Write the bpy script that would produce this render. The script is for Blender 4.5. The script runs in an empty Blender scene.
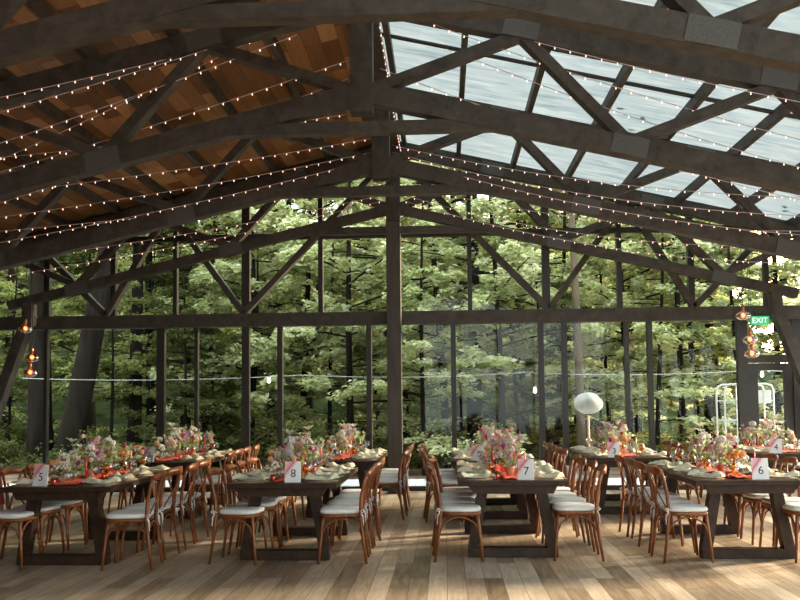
import bpy, math, random
import numpy as np
from mathutils import Vector, Matrix
random.seed(11)
C = bpy.context.scene.collection
R = math.radians

# ------------------------------------------------------------------ helpers
class MB:
    """collects shapes and links them as ONE mesh object"""
    def __init__(s): s.v = []; s.f = []; s.s = []
    def add(s, vs, fs, smooth=False):
        b = len(s.v); s.v += [tuple(p) for p in vs]
        s.f += [tuple(i + b for i in q) for q in fs]; s.s += [smooth] * len(fs)
        return s
    def box(s, x0, x1, y0, y1, z0, z1):
        vs = [(x, y, z) for z in (z0, z1) for y in (y0, y1) for x in (x0, x1)]
        return s.add(vs, [(0, 2, 3, 1), (4, 5, 7, 6), (0, 1, 5, 4), (1, 3, 7, 5), (3, 2, 6, 7), (2, 0, 4, 6)])
    def beam(s, p0, p1, w, h, up=(0, 0, 1)):
        p0, p1 = Vector(p0), Vector(p1); d = (p1 - p0).normalized()
        sd = d.cross(Vector(up)).normalized(); u = sd.cross(d)
        vs = [p + sd * a * w / 2 + u * b * h / 2 for p in (p0, p1) for a, b in ((-1, -1), (1, -1), (1, 1), (-1, 1))]
        return s.add(vs, [(0, 1, 2, 3), (7, 6, 5, 4), (0, 4, 5, 1), (1, 5, 6, 2), (2, 6, 7, 3), (3, 7, 4, 0)])
    def tube(s, pts, r, n=8, cap=True):
        pts = [Vector(p) for p in pts]; m = len(pts)
        rs = r if isinstance(r, (list, tuple)) else [r] * m
        vs = []; ref = None
        for i, p in enumerate(pts):
            d = (pts[min(i + 1, m - 1)] - pts[max(i - 1, 0)]).normalized()
            if ref is None: ref = Vector((0, 0, 1)) if abs(d.z) < .9 else Vector((1, 0, 0))
            a = ref - d * ref.dot(d); a.normalize(); ref = a; b = d.cross(a)
            vs += [p + (a * math.cos(t) + b * math.sin(t)) * rs[i] for t in [2 * math.pi * k / n for k in range(n)]]
        fs = [(i * n + k, i * n + (k + 1) % n, (i + 1) * n + (k + 1) % n, (i + 1) * n + k) for i in range(m - 1) for k in range(n)]
        s.add(vs, fs, True)
        if cap:
            b = len(s.v) - m * n
            s.f += [tuple(b + k for k in range(n))[::-1], tuple(b + (m - 1) * n + k for k in range(n))]; s.s += [False, False]
        return s
    def lathe(s, prof, n=16, c=(0, 0, 0)):
        vs = [(c[0] + r * math.cos(2 * math.pi * k / n), c[1] + r * math.sin(2 * math.pi * k / n), c[2] + z) for r, z in prof for k in range(n)]
        fs = [(i * n + k, i * n + (k + 1) % n, (i + 1) * n + (k + 1) % n, (i + 1) * n + k) for i in range(len(prof) - 1) for k in range(n)]
        return s.add(vs, fs, True)
    def ball(s, c, r, n=10, m=7, sq=1.0, bump=0., seed=0):
        rg = random.Random(seed); c = Vector(c); vs = [c + Vector((0, 0, -r * sq))]
        for i in range(1, m):
            th = math.pi * i / m
            for k in range(n):
                q = r * (1 + bump * (rg.random() - .5) * 2); a = 2 * math.pi * (k + .5 * (i % 2)) / n
                vs.append(c + Vector((q * math.sin(th) * math.cos(a), q * math.sin(th) * math.sin(a), -q * sq * math.cos(th))))
        vs.append(c + Vector((0, 0, r * sq))); L = len(vs) - 1
        fs = [(0, 1 + (k + 1) % n, 1 + k) for k in range(n)]
        fs += [(1 + i * n + k, 1 + i * n + (k + 1) % n, 1 + (i + 1) * n + (k + 1) % n, 1 + (i + 1) * n + k) for i in range(m - 2) for k in range(n)]
        fs += [(1 + (m - 2) * n + k, 1 + (m - 2) * n + (k + 1) % n, L) for k in range(n)]
        return s.add(vs, fs, bump < .15)
    def loft(s, rings, closed=True, caps=True):
        n = len(rings[0]); vs = [p for r in rings for p in r]
        fs = [(i * n + k, i * n + (k + 1) % n, (i + 1) * n + (k + 1) % n, (i + 1) * n + k) for i in range(len(rings) - 1) for k in range(n)]
        s.add(vs, fs, True)
        if caps:
            b = len(s.v) - len(vs)
            s.f += [tuple(b + k for k in range(n))[::-1], tuple(b + (len(rings) - 1) * n + k for k in range(n))]; s.s += [False, False]
        return s
    def grid(s, P, smooth=True):
        """P[i][j] points"""
        n = len(P[0])
        return s.add([p for r in P for p in r], [(i * n + j, i * n + j + 1, (i + 1) * n + j + 1, (i + 1) * n + j) for i in range(len(P) - 1) for j in range(n - 1)], smooth)
    def build(s, name, mat=None, parent=None, loc=None, bev=0):
        me = bpy.data.meshes.new(name); me.from_pydata(s.v, [], s.f)
        me.polygons.foreach_set('use_smooth', s.s)
        me.validate(); me.update()
        o = bpy.data.objects.new(name, me); C.objects.link(o)
        if mat: me.materials.append(mat)
        if parent: o.parent = parent
        if loc: o.location = loc
        if bev:
            m = o.modifiers.new('bevel', 'BEVEL'); m.width = bev; m.segments = 2; m.limit_method = 'ANGLE'
        return o

def tag(o, label=None, cat=None, group=None, kind=None):
    if label: o['label'] = label
    if cat: o['category'] = cat
    if group: o['group'] = group
    if kind: o['kind'] = kind
    return o
def struct(o): o['kind'] = 'structure'; return o
def empty(name, loc=(0, 0, 0), rz=0):
    o = bpy.data.objects.new(name, None); C.objects.link(o); o.location = loc; o.rotation_euler[2] = rz
    o.empty_display_size = .1
    return o
KIDS = {}
def kids(o):
    if o.name not in KIDS: KIDS[o.name] = [c for c in bpy.data.objects if c.parent == o]
    return KIDS[o.name]
def copy_tree(o, parent=None):
    c = o.copy(); C.objects.link(c)
    if parent: c.parent = parent
    for ch in kids(o): copy_tree(ch, c)
    return c
PROTOS = []
class Proto:
    """first call places the prototype itself, later calls place copies"""
    def __init__(s, root): s.root = root; s.used = False; PROTOS.append(s)
    def put(s, loc, rz=0, label=None, group=None, scale=1):
        if not s.used:
            kids(s.root)
            for k in kids(s.root): kids(k)
            s.used = True; o = s.root
        else: o = copy_tree(s.root)
        o.location = loc; o.rotation_euler[2] = rz; o.scale = (scale,) * 3
        if label: o['label'] = label
        if group: o['group'] = group
        return o

# ------------------------------------------------------------------ materials
def mat(name):
    m = bpy.data.materials.new(name); m.use_nodes = True; nt = m.node_tree; nt.nodes.clear()
    out = nt.nodes.new('ShaderNodeOutputMaterial')
    def N(t, **k):
        n = nt.nodes.new('ShaderNode' + t)
        for a, b in k.items():
            if a in n.inputs: n.inputs[a].default_value = b
            else: setattr(n, a, b)
        return n
    def Lk(a, b): nt.links.new(a, b)
    return m, N, Lk, out
def ramp(N, Lk, fac, stops):
    r = N('ValToRGB'); e = r.color_ramp.elements
    while len(e) < len(stops): e.new(.5)
    for i, (p, c) in enumerate(stops): e[i].position = p; e[i].color = (*c, 1)
    Lk(fac, r.inputs[0]); return r.outputs[0]
def plain(name, col, rough=.5, var=.12, scale=9, metal=0, spec=.5, stretch=(1, 1, 1), emis=None, coat=0):
    m, N, Lk, out = mat(name)
    p = N('BsdfPrincipled'); p.inputs['Roughness'].default_value = rough; p.inputs['Metallic'].default_value = metal
    p.inputs['Specular IOR Level'].default_value = spec; p.inputs['Coat Weight'].default_value = coat
    tc = N('TexCoord'); mp = N('Mapping'); mp.inputs['Scale'].default_value = stretch; Lk(tc.outputs['Object'], mp.inputs[0])
    nz = N('TexNoise'); nz.inputs['Scale'].default_value = scale; nz.inputs['Detail'].default_value = 4; Lk(mp.outputs[0], nz.inputs['Vector'])
    lo = [max(0, c * (1 - var)) for c in col]; hi = [min(1, c * (1 + var)) for c in col]
    Lk(ramp(N, Lk, nz.outputs['Fac'], [(.3, lo), (.7, hi)]), p.inputs['Base Color'])
    if emis: p.inputs['Emission Color'].default_value = (*emis[0], 1); p.inputs['Emission Strength'].default_value = emis[1]
    Lk(p.outputs[0], out.inputs[0]); return m
def wood(name, a, b, rough=.5, axis='y', scale=6, spec=.4, coat=0):
    """streaky timber, grain along one object axis"""
    m, N, Lk, out = mat(name)
    p = N('BsdfPrincipled'); p.inputs['Roughness'].default_value = rough; p.inputs['Specular IOR Level'].default_value = spec; p.inputs['Coat Weight'].default_value = coat
    tc = N('TexCoord'); mp = N('Mapping'); st = {'x': (.12, 1, 1), 'y': (1, .12, 1), 'z': (1, 1, .12), 'n': (.6, .6, .6)}[axis]
    mp.inputs['Scale'].default_value = [q * scale for q in st]; Lk(tc.outputs['Object'], mp.inputs[0])
    nz = N('TexNoise'); nz.inputs['Scale'].default_value = 2.2; nz.inputs['Detail'].default_value = 7; nz.inputs['Roughness'].default_value = .65; nz.inputs['Distortion'].default_value = .4
    Lk(mp.outputs[0], nz.inputs['Vector'])
    Lk(ramp(N, Lk, nz.outputs['Fac'], [(.32, a), (.68, b)]), p.inputs['Base Color'])
    bp = N('Bump'); bp.inputs['Strength'].default_value = .15; bp.inputs['Distance'].default_value = .01; Lk(nz.outputs['Fac'], bp.inputs['Height']); Lk(bp.outputs[0], p.inputs['Normal'])
    Lk(p.outputs[0], out.inputs[0]); return m
def planks(name, stops, wid, length, rough, gap=(.02, .015, .01), grain=.35, spec=.5, axis=1, bright=1.0):
    """boards running along object Y, each with its own tone"""
    m, N, Lk, out = mat(name)
    p = N('BsdfPrincipled'); p.inputs['Roughness'].default_value = rough; p.inputs['Specular IOR Level'].default_value = spec
    tc = N('TexCoord'); sx = N('SeparateXYZ'); Lk(tc.outputs['Object'], sx.inputs[0]); cx = N('CombineXYZ')
    Lk(sx.outputs[1], cx.inputs[0]); Lk(sx.outputs[0], cx.inputs[1])      # brick rows run along Y
    br = N('TexBrick'); br.offset = .37; br.offset_frequency = 3; br.squash = 1
    for k, v in (('Scale', 1), ('Mortar Size', .0025), ('Mortar Smooth', .2), ('Brick Width', length), ('Row Height', wid)): br.inputs[k].default_value = v
    br.inputs['Color1'].default_value = (0, 0, 0, 1); br.inputs['Color2'].default_value = (1, 1, 1, 1); br.inputs['Mortar'].default_value = (.5, .5, .5, 1)
    Lk(cx.outputs[0], br.inputs['Vector'])
    mp = N('Mapping'); mp.inputs['Scale'].default_value = (14, 1.3, 1); Lk(tc.outputs['Object'], mp.inputs[0])
    # the grain differs from board to board
    ad = N('VectorMath'); ad.operation = 'MULTIPLY_ADD'; Lk(br.outputs['Color'], ad.inputs[0]); ad.inputs[1].default_value = (17, 31, 0); Lk(mp.outputs[0], ad.inputs[2])
    nz = N('TexNoise'); nz.inputs['Scale'].default_value = 1.6; nz.inputs['Detail'].default_value = 8; nz.inputs['Roughness'].default_value = .62; nz.inputs['Distortion'].default_value = .8; Lk(ad.outputs[0], nz.inputs['Vector'])
    n2 = N('TexNoise'); n2.inputs['Scale'].default_value = 1.1; n2.inputs['Detail'].default_value = 2; Lk(tc.outputs['Object'], n2.inputs['Vector'])
    mx = N('Mix'); mx.data_type = 'FLOAT'; mx.inputs[0].default_value = grain
    sc = N('SeparateColor'); Lk(br.outputs['Color'], sc.inputs[0]); Lk(sc.outputs[0], mx.inputs[2]); Lk(nz.outputs['Fac'], mx.inputs[3])
    col = ramp(N, Lk, mx.outputs[0], stops)
    mg = N('Mix'); mg.data_type = 'RGBA'; Lk(br.outputs['Fac'], mg.inputs[0]); Lk(col, mg.inputs[6]); mg.inputs[7].default_value = (*gap, 1)
    Lk(mg.outputs[2], p.inputs['Base Color'])
    bp = N('Bump'); bp.inputs['Strength'].default_value = .12; bp.inputs['Distance'].default_value = .01; Lk(nz.outputs['Fac'], bp.inputs['Height']); Lk(bp.outputs[0], p.inputs['Normal'])
    Lk(p.outputs[0], out.inputs[0]); return m
def thin_glass(name, tint=(1, 1, 1), refl=.08, rough=0.0):
    m, N, Lk, out = mat(name)
    t = N('BsdfTransparent'); t.inputs[0].default_value = (*tint, 1)
    g = N('BsdfGlossy'); g.inputs['Roughness'].default_value = rough; g.inputs['Color'].default_value = (.95, .95, .95, 1)
    fr = N('Fresnel'); fr.inputs[0].default_value = 1.45
    mu = N('Math'); mu.operation = 'MULTIPLY'; Lk(fr.outputs[0], mu.inputs[0]); mu.inputs[1].default_value = refl / .04
    cl = N('Clamp'); Lk(mu.outputs[0], cl.inputs[0]); cl.inputs[2].default_value = .6
    x = N('MixShader'); Lk(cl.outputs[0], x.inputs[0]); Lk(t.outputs[0], x.inputs[1]); Lk(g.outputs[0], x.inputs[2])
    Lk(x.outputs[0], out.inputs[0]); return m
def leafy(name, stops, trans=.6, rough=.45):
    m, N, Lk, out = mat(name)
    ge = N('NewGeometry'); tc = N('TexCoord'); nz = N('TexNoise'); nz.inputs['Scale'].default_value = .9; nz.inputs['Detail'].default_value = 2; Lk(tc.outputs['Object'], nz.inputs['Vector'])
    mx = N('Mix'); mx.data_type = 'FLOAT'; mx.inputs[0].default_value = .5; Lk(ge.outputs['Random Per Island'], mx.inputs[2]); Lk(nz.outputs['Fac'], mx.inputs[3])
    col = ramp(N, Lk, mx.outputs[0], stops)
    p = N('BsdfPrincipled'); p.inputs['Roughness'].default_value = rough; p.inputs['Specular IOR Level'].default_value = .35; Lk(col, p.inputs['Base Color'])
    t = N('BsdfTranslucent'); Lk(col, t.inputs[0])
    x = N('MixShader'); x.inputs[0].default_value = trans; Lk(p.outputs[0], x.inputs[1]); Lk(t.outputs[0], x.inputs[2]); Lk(x.outputs[0], out.inputs[0]); return m
def emit(name, col, st):
    m, N, Lk, out = mat(name)
    e = N('Emission'); e.inputs[0].default_value = (*col, 1); e.inputs[1].default_value = st; Lk(e.outputs[0], out.inputs[0]); return m

M_beam = wood('dark stained timber', (.038, .031, .025), (.10, .085, .071), .6, 'n', 4)
M_post = wood('dark stained post', (.05, .042, .034), (.10, .085, .07), .6, 'z', 5)
M_steel = plain('dark bronze frame', (.03, .024, .02), .45, .2)
M_floor = planks('oak laminate', [(.22, (.13, .088, .056)), (.40, (.30, .215, .145)), (.55, (.45, .345, .25)), (.78, (.68, .56, .44))], .16, 1.1, .40, (.08, .055, .035), .62)
M_ceil = planks('rustic ceiling boards', [(.15, (.11, .052, .020)), (.4, (.26, .125, .048)), (.65, (.42, .215, .088)), (.9, (.58, .35, .17))], .21, .95, .55, (.02, .01, .005), .4, .3)
M_deck = planks('pale deck boards', [(.2, (.50, .50, .48)), (.8, (.72, .72, .70))], .14, 3, .6, (.2, .2, .19), .3)
M_wallL = planks('dark wall boards', [(.2, (.02, .014, .01)), (.8, (.06, .04, .028))], .16, 2, .6)
M_glass = thin_glass('window glass', (.97, .985, .97), .010)
M_clear = thin_glass('clear tableware', (.93, .94, .94), .12)
M_amber = thin_glass('amber tableware', (.97, .68, .22), .12)
M_pinkg = thin_glass('coral glass', (.95, .42, .30), .12)
M_copper = thin_glass('copper tinted glass', (.62, .22, .12), .3, .05)
def roofglass():
    m, N, Lk, out = mat('weathered translucent roofing')
    tc = N('TexCoord'); mp = N('Mapping'); mp.inputs['Scale'].default_value = (.8, 7, 1); Lk(tc.outputs['Object'], mp.inputs[0])
    nz = N('TexNoise'); nz.inputs['Scale'].default_value = 1.5; nz.inputs['Detail'].default_value = 8; nz.inputs['Roughness'].default_value = .68; nz.inputs['Distortion'].default_value = .9; Lk(mp.outputs[0], nz.inputs['Vector'])
    col = ramp(N, Lk, nz.outputs['Fac'], [(.30, (.18, .215, .23)), (.46, (.265, .295, .305)), (.66, (.335, .35, .355))])
    t = N('BsdfTransparent'); tl = N('BsdfTranslucent'); Lk(col, tl.inputs[0]); Lk(col, t.inputs[0])
    x = N('MixShader'); x.inputs[0].default_value = .90; Lk(t.outputs[0], x.inputs[1]); Lk(tl.outputs[0], x.inputs[2])
    g = N('BsdfGlossy'); g.inputs['Roughness'].default_value = .25
    y = N('MixShader'); y.inputs[0].default_value = .05; Lk(x.outputs[0], y.inputs[1]); Lk(g.outputs[0], y.inputs[2]); Lk(y.outputs[0], out.inputs[0]); return m
M_roof = roofglass()
M_chair = wood('reddish brown bentwood', (.105, .029, .007), (.30, .092, .022), .36, 'z', 8, .4, .1)
M_cush = plain('white cotton', (.80, .80, .79), .9, .04, 40)
M_tab = wood('dark walnut table', (.022, .012, .0075), (.060, .034, .021), .45, 'y', 5, .18)
M_plate = plain('cream stoneware', (.78, .75, .68), .3, .04)
M_mat = plain('woven seagrass', (.42, .30, .19), .85, .35, 60)
M_nap = plain('sage linen', (.66, .64, .49), .9, .12, 30)
M_run = plain('coral gauze', (.95, .13, .07), .8, .25, 14, emis=((1, .15, .06), .0))
M_wire = plain('pale cable', (.75, .62, .66), .5, .1)
M_dark = plain('black cable', (.02, .02, .02), .5, .1)
M_white = plain('white painted steel', (.52, .54, .52), .4, .05)
M_bulb = emit('warm fairy bulb', (1, .52, .38), 1.6)
M_fil = emit('glowing filament', (1, .30, .12), 7)
M_lamp = emit('outdoor lamp bulb', (1, .86, .62), 3)
M_flame = emit('candle flame', (1, .55, .2), 2.5)
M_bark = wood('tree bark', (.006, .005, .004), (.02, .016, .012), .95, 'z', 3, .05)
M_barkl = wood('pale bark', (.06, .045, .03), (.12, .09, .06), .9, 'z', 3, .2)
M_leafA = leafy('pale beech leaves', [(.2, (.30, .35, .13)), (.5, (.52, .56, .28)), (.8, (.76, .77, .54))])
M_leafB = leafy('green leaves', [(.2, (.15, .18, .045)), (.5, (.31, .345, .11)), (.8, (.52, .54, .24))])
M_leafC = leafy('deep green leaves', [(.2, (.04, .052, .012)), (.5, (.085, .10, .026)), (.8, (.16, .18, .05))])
M_stem = plain('green stems', (.12, .22, .06), .6, .3)
M_sprig = leafy('garden greenery', [(.2, (.16, .22, .08)), (.6, (.32, .40, .17)), (.9, (.50, .56, .30))])

# ------------------------------------------------------------------ measurements
XC = -0.845                       # ridge line
TR = [6.3, 9.1, 11.9, 14.7]       # trusses, front to back
YW = 15.08                        # glass wall
SL = .235
def zl(x): return 4.83 - SL * abs(x)      # lower chord centre
def zu(x): return 5.86 - SL * abs(x)      # upper chord centre
def zr(x): return 6.12 - SL * abs(x)      # underside of roof skin
EX = 7.6                          # half width at the side walls
YF = -6.0                          # front end of the building

# ------------------------------------------------------------------ setting
fl = MB().box(-EX + XC, EX + XC, YF - .1, YW + .12, -.12, 0).build('floor', M_floor); struct(fl)
g = []
for i in range(45):
    row = []
    for j in range(51):
        y = -14 + i * 2.1; x = -60 + j * 2.4
        t = max(0, y - 24) / 46; z = -.16 + 13 * t * t * (3 - 2 * min(t, 1)) * min(1, max(.25, abs(x - .396 * y) / 9)) + .12 * math.sin(x * .9 + y * .5) * min(1, max(0, (y - 18) / 5))
        if y < 18: z = -.16
        row.append((x, y, z))
    g.append(row)
M_ground = plain('leaf litter', (.20, .135, .085), .95, .6, 2.5)
struct(MB().grid([r[:] for r in g[:19]]).build('ground', M_ground))
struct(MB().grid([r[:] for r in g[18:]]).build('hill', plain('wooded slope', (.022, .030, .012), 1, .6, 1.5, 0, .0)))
deck = struct(MB().box(-8.6, 8.2, YW + .16, 17.5, -.14, -.02).build('terrace', M_deck))

# wooden half of the roof (a sloping slab) with its purlins, glazed half likewise
def slope_slab(x0, x1, y0, y1, th, off=0):
    vs = []
    for dz in (0, th):
        for y in (y0, y1):
            for x in (x0, x1): vs.append((XC + x, y, zr(x) + off + dz))
    return MB().add(vs, [(0, 2, 3, 1), (4, 5, 7, 6), (0, 1, 5, 4), (1, 3, 7, 5), (3, 2, 6, 7), (2, 0, 4, 6)])
ce = struct(slope_slab(-EX - .5, 0, YF, YW + .7, .12).build('ceiling', M_ceil))
pur = [.2 + .93 * k for k in range(9)]
for x in pur:
    xx = -x
    MB().beam((XC + xx, YF, zr(xx) - .065), (XC + xx, YW + .5, zr(xx) - .065), .075, .13).build('purlin', M_beam, ce)
rg = struct(slope_slab(.02, EX + .5, YF, YW + .7, .012).build('window_1', M_roof))
for x in pur:
    MB().beam((XC + x, YF, zr(x) - .075), (XC + x, YW + .5, zr(x) - .075), .07, .14).build('purlin', M_beam, rg)
for y in (-3.5, -.7, 2.1, 4.9, 7.7, 10.5, 13.3):
    MB().beam((XC + .05, y, zr(0) - .02), (XC + EX + .4, y, zr(EX + .4) - .02), .06, .035).build('glazing_bar', M_steel, rg)
# fallen leaves and twigs lying on the glazed roof
for k in range(14):
    x = random.uniform(.5, 6.5); y = random.uniform(7.5, 14.5); a = random.uniform(0, 6.28); r = random.uniform(.05, .10)
    m = MB(); z = zr(x) + .014
    pts = [(XC + x + r * math.cos(a) * u - r * .5 * math.sin(a) * v, y + r * math.sin(a) * u + r * .5 * math.cos(a) * v) for u, v in ((-1, 0), (0, -1), (1, 0), (0, 1))]
    m.add([(px, py, zr(px - XC) + .0135 + (.006 if q % 2 else 0)) for q, (px, py) in enumerate(pts)], [(0, 1, 2, 3)])
    o = m.build('fallen_leaf', None); o.data.materials.append(plain('dry leaf', (.30, .17, .08), .8) if k == 0 else bpy.data.materials['dry leaf'])
    tag(o, 'dry brown leaf lying among others on the translucent roof', 'leaf', 'fallen leaves on the translucent roof')

# back wall: header beam and sill, mullions as parts, each pane a window, one door
wb = struct(MB().box(-EX + XC, EX + XC, YW - .12, YW + .10, 2.865, 3.09).build('wall_back', M_beam))
MB().box(-EX + XC, 5.02, YW - .06, YW + .08, 0, .075).build('sill', M_steel, wb)
low = [(-7.05, .06), (-4.985, .14), (-4.35, .06), (-3.475, .13), (-2.87, .09), (-1.31, .09), (.155, .085), (1.66, .095), (2.06, .095), (3.12, .075), (3.51, .085), (5.06, .17), (5.98, .19), (6.65, .1)]
upp = [(-7.05, .10), (-5.85, .09), (-4.735, .07), (-3.475, .14), (-2.15, .08), (.455, .075), (1.77, .13), (3.025, .085), (4.24, .10), (5.5, .08)]
for x, w in low: MB().box(x - w / 2, x + w / 2, YW - .05, YW + .06, 0.0, 2.865).build('mullion', M_steel, wb)
for x, w in upp: MB().box(x - w / 2, x + w / 2, YW - .05, YW + .06, 3.09, zr(x - XC)).build('mullion', M_steel, wb)
MB().box(-7.6, 5.6, YW - .045, YW + .045, 4.40, 4.50).build('transom_rail', M_steel, wb)
MB().beam((XC - EX, YW, zr(EX) - .12), (XC, YW, zr(0) - .12), .16, .24).build('gable_rafter', M_beam, wb)
MB().beam((XC + EX, YW, zr(EX) - .12), (XC, YW, zr(0) - .12), .16, .24).build('gable_rafter', M_beam, wb)
for sx in (-1, 1):                                             # W bracing between header and rafters
    for a, b in (((2.65, 3.09), (.12, 5.75)), ((2.65, 3.09), (4.0, 4.95)), ((5.1, 3.09), (4.0, 4.95)), ((5.1, 3.09), (6.4, 4.4))):
        MB().beam((XC + sx * a[0], YW - .08, a[1]), (XC + sx * b[0], YW - .08, b[1]), .10, .15, (0, 1, 0)).build('gable_brace', M_beam, wb)
nwin = [2]
def pane(poly, y):
    n = len(poly); vs = [(x, y - .004, z) for x, z in poly] + [(x, y + .004, z) for x, z in poly]
    fs = [tuple(range(n)), tuple(range(2 * n - 1, n - 1, -1))] + [(i, i + n, (i + 1) % n + n, (i + 1) % n) for i in range(n)]
    o = struct(MB().add(vs, fs).build(f'window_{nwin[0]}', M_glass)); nwin[0] += 1; return o
xs = [-EX + XC] + [x for x, w in low if x != 5.98 and x != 6.65]
for a, b in zip(xs[:-1], xs[1:]): pane([(a, .07), (b, .07), (b, 2.87), (a, 2.87)], YW + .02)
pane([(5.06, 2.22), (5.98, 2.22), (5.98, 2.87), (5.06, 2.87)], YW + .02)
pane([(5.98, .07), (6.7, .07), (6.7, 2.87), (5.98, 2.87)], YW + .02)
xs = sorted([-EX + XC, EX + XC, XC] + [x for x, w in upp])
for a, b in zip(xs[:-1], xs[1:]): pane([(a, 3.08), (b, 3.08), (b, zr(b - XC) - .01), (a, zr(a - XC) - .01)], YW + .02)
MB().box(5.14, 5.89, YW - .05, YW + .06, 2.13, 2.26).build('door_lintel', M_steel, wb)
dr = MB()
for q in ((5.15, 5.30, .01, 2.12), (5.74, 5.88, .01, 2.12), (5.30, 5.74, .01, .2), (5.30, 5.74, 2.0, 2.12)): dr.box(q[0], q[1], YW - .03, YW + .04, q[2], q[3])
dr = struct(dr.build('door_1', M_steel)); MB().box(5.29, 5.75, YW, YW + .012, .19, 2.01).build('door_glass', M_glass, dr)
MB().tube([(5.24, YW - .03, 1.05), (5.24, YW - .08, 1.05), (5.36, YW - .08, 1.05)], .011).build('door_handle', M_steel, dr)

# side walls
wl = struct(MB().box(XC - EX - .14, XC - EX, YF, YW + .1, 0, zr(EX)).build('wall_left', M_wallL))
wf = struct(MB().add([(x, y, z) for y in (YF - .12, YF) for x, z in ((XC - EX, 0), (XC, 0), (XC, zr(0)), (XC - EX, zr(EX)))], [(0, 1, 2, 3), (7, 6, 5, 4), (0, 4, 5, 1), (1, 5, 6, 2), (2, 6, 7, 3), (3, 7, 4, 0)]).build('wall_front', plain('light absorbing plaster', (.09, .08, .07), .9, .06, 3)))  # unseen wall, added dark to cut sky reflections and stray light
for k in range(1, 6): MB().box(XC + k * 1.5 - .05, XC + k * 1.5 + .05, YF - .1, YF, 0, zr(k * 1.5)).build('mullion', M_steel, wf)
MB().box(XC, XC + EX, YF - .1, YF, 2.865, 3.09).build('header', M_beam, wf)
pane([(XC, .02), (XC + EX, .02), (XC + EX, 2.865), (XC, 2.865)], YF - .05); pane([(XC, 3.09), (XC + EX, 3.09), (XC + EX, zr(EX) - .01), (XC, zr(0) - .01)], YF - .05)  # unseen glazing, added to bring fill light onto the right-hand beams
wr = struct(MB().box(XC + EX, XC + EX + .1, YF, YW + .1, 2.9, 3.1).build('wall_right', M_beam))
yy = [YF + k * 1.55 for k in range(14)]
for y in yy: MB().box(XC + EX, XC + EX + .1, y - .05, y + .05, 0, zr(EX)).build('mullion', M_steel, wr)
for a, b in zip(yy[:-1], yy[1:]):
    MB().box(XC + EX + .02, XC + EX + .08, a, b, 3.1, zr(EX) - .02).build('sun_block_cladding', M_wallL, wr)  # unseen boards, added to block the low sun from the left side
    for z0, z1 in ((.02, 2.9),):
        o = struct(MB().box(XC + EX + .04, XC + EX + .05, a, b, z0, z1).build(f'window_{nwin[0]}', M_glass)); nwin[0] += 1

# ------------------------------------------------------------------ roof trusses, posts, ridge beam
names = ['dark timber roof truss closest to the camera, crossing above table fronts', 'dark timber roof truss second behind the closest one, its nail plates showing',
         'dark timber roof truss third from the front, copper pendant lamps hanging under it', 'dark timber roof truss just inside the glass wall, resting on the central post']
M_plateg = plain('galvanised nail plate', (.10, .095, .09), .5, .3, 120)
for i, y in enumerate(TR):
    t = empty('roof_truss', (XC, y, 0)); tag(t, names[i], 'roof truss', 'roof trusses')
    for s in (-1, 1):
        MB().beam((s * .06, 0, zu(.06)), (s * 7.55, 0, zu(7.55)), .16, .22 if y < 14 else .18, (0, 0, 1)).build('top_chord', M_beam, t)
        MB().beam((s * .06, 0, zl(.06)), (s * 6.7, 0, zl(6.7)), .16, .21 if y < 14 else .155, (0, 0, 1)).build('bottom_chord', M_beam, t)
        w = [((.1, zl(.1) + .05), (1.7, zu(1.7) - .05)), ((1.7, zu(1.7) - .05), (2.8, zl(2.8) + .05)), ((2.8, zl(2.8) + .05), (4.35, zu(4.35) - .05)), ((4.35, zu(4.35) - .05), (5.5, zl(5.5) + .05)), ((5.5, zl(5.5) + .05), (6.9, zu(6.9) - .05))]
        for a, b in w: MB().beam((s * a[0], 0, a[1]), (s * b[0], 0, b[1]), .11, .15, (0, 1, 0)).build('web', M_beam, t)
        for x, z in ((1.7, zu(1.7)), (2.8, zl(2.8)), (4.35, zu(4.35)), (5.5, zl(5.5))):
            d = Vector((s, 0, -SL)).normalized()
            for q in (-1, 1):
                c = Vector((s * x, q * .09, z)); MB().beam(c - d * .19, c + d * .19, .014, .2, (0, 0, 1)).build('nail_plate', M_plateg, t)
        MB().beam((s * 6.35, 0, 3.30), (s * 6.35, 0, 2.9), .17, .2, (0, 1, 0)).build('knee_block', M_beam, t)
        MB().beam((s * 6.33, 0, 3.1), (s * 7.42, 0, 0), .17, .22, (0, 1, 0)).build('raking_leg', M_beam, t)
    MB().box(-.12, .12, -.1, .1, zl(0) - .22, zu(0) + .1).build('king_post', M_beam, t)
    MB().box(-1.8, 1.8, -.07, .07, 4.39, 4.51).build('collar_tie', M_beam, t)
tag(MB().box(XC - .115, XC + .115, YF, YW + .3, 5.93, 6.10).build('ridge_beam', M_beam), 'long dark ridge beam between the boarded and translucent roof halves', 'beam')
pm = empty('timber_post', (XC, 14.7, 0)); tag(pm, 'thick square central timber post rising from floor to ridge before the glass wall', 'post')
MB().box(-.12, .12, -.12, .12, 0, 4.59).build('shaft', M_post, pm, bev=.006)
MB().box(-.15, .15, -.15, .15, 0, .02).build('foot_plate', M_steel, pm)

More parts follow.
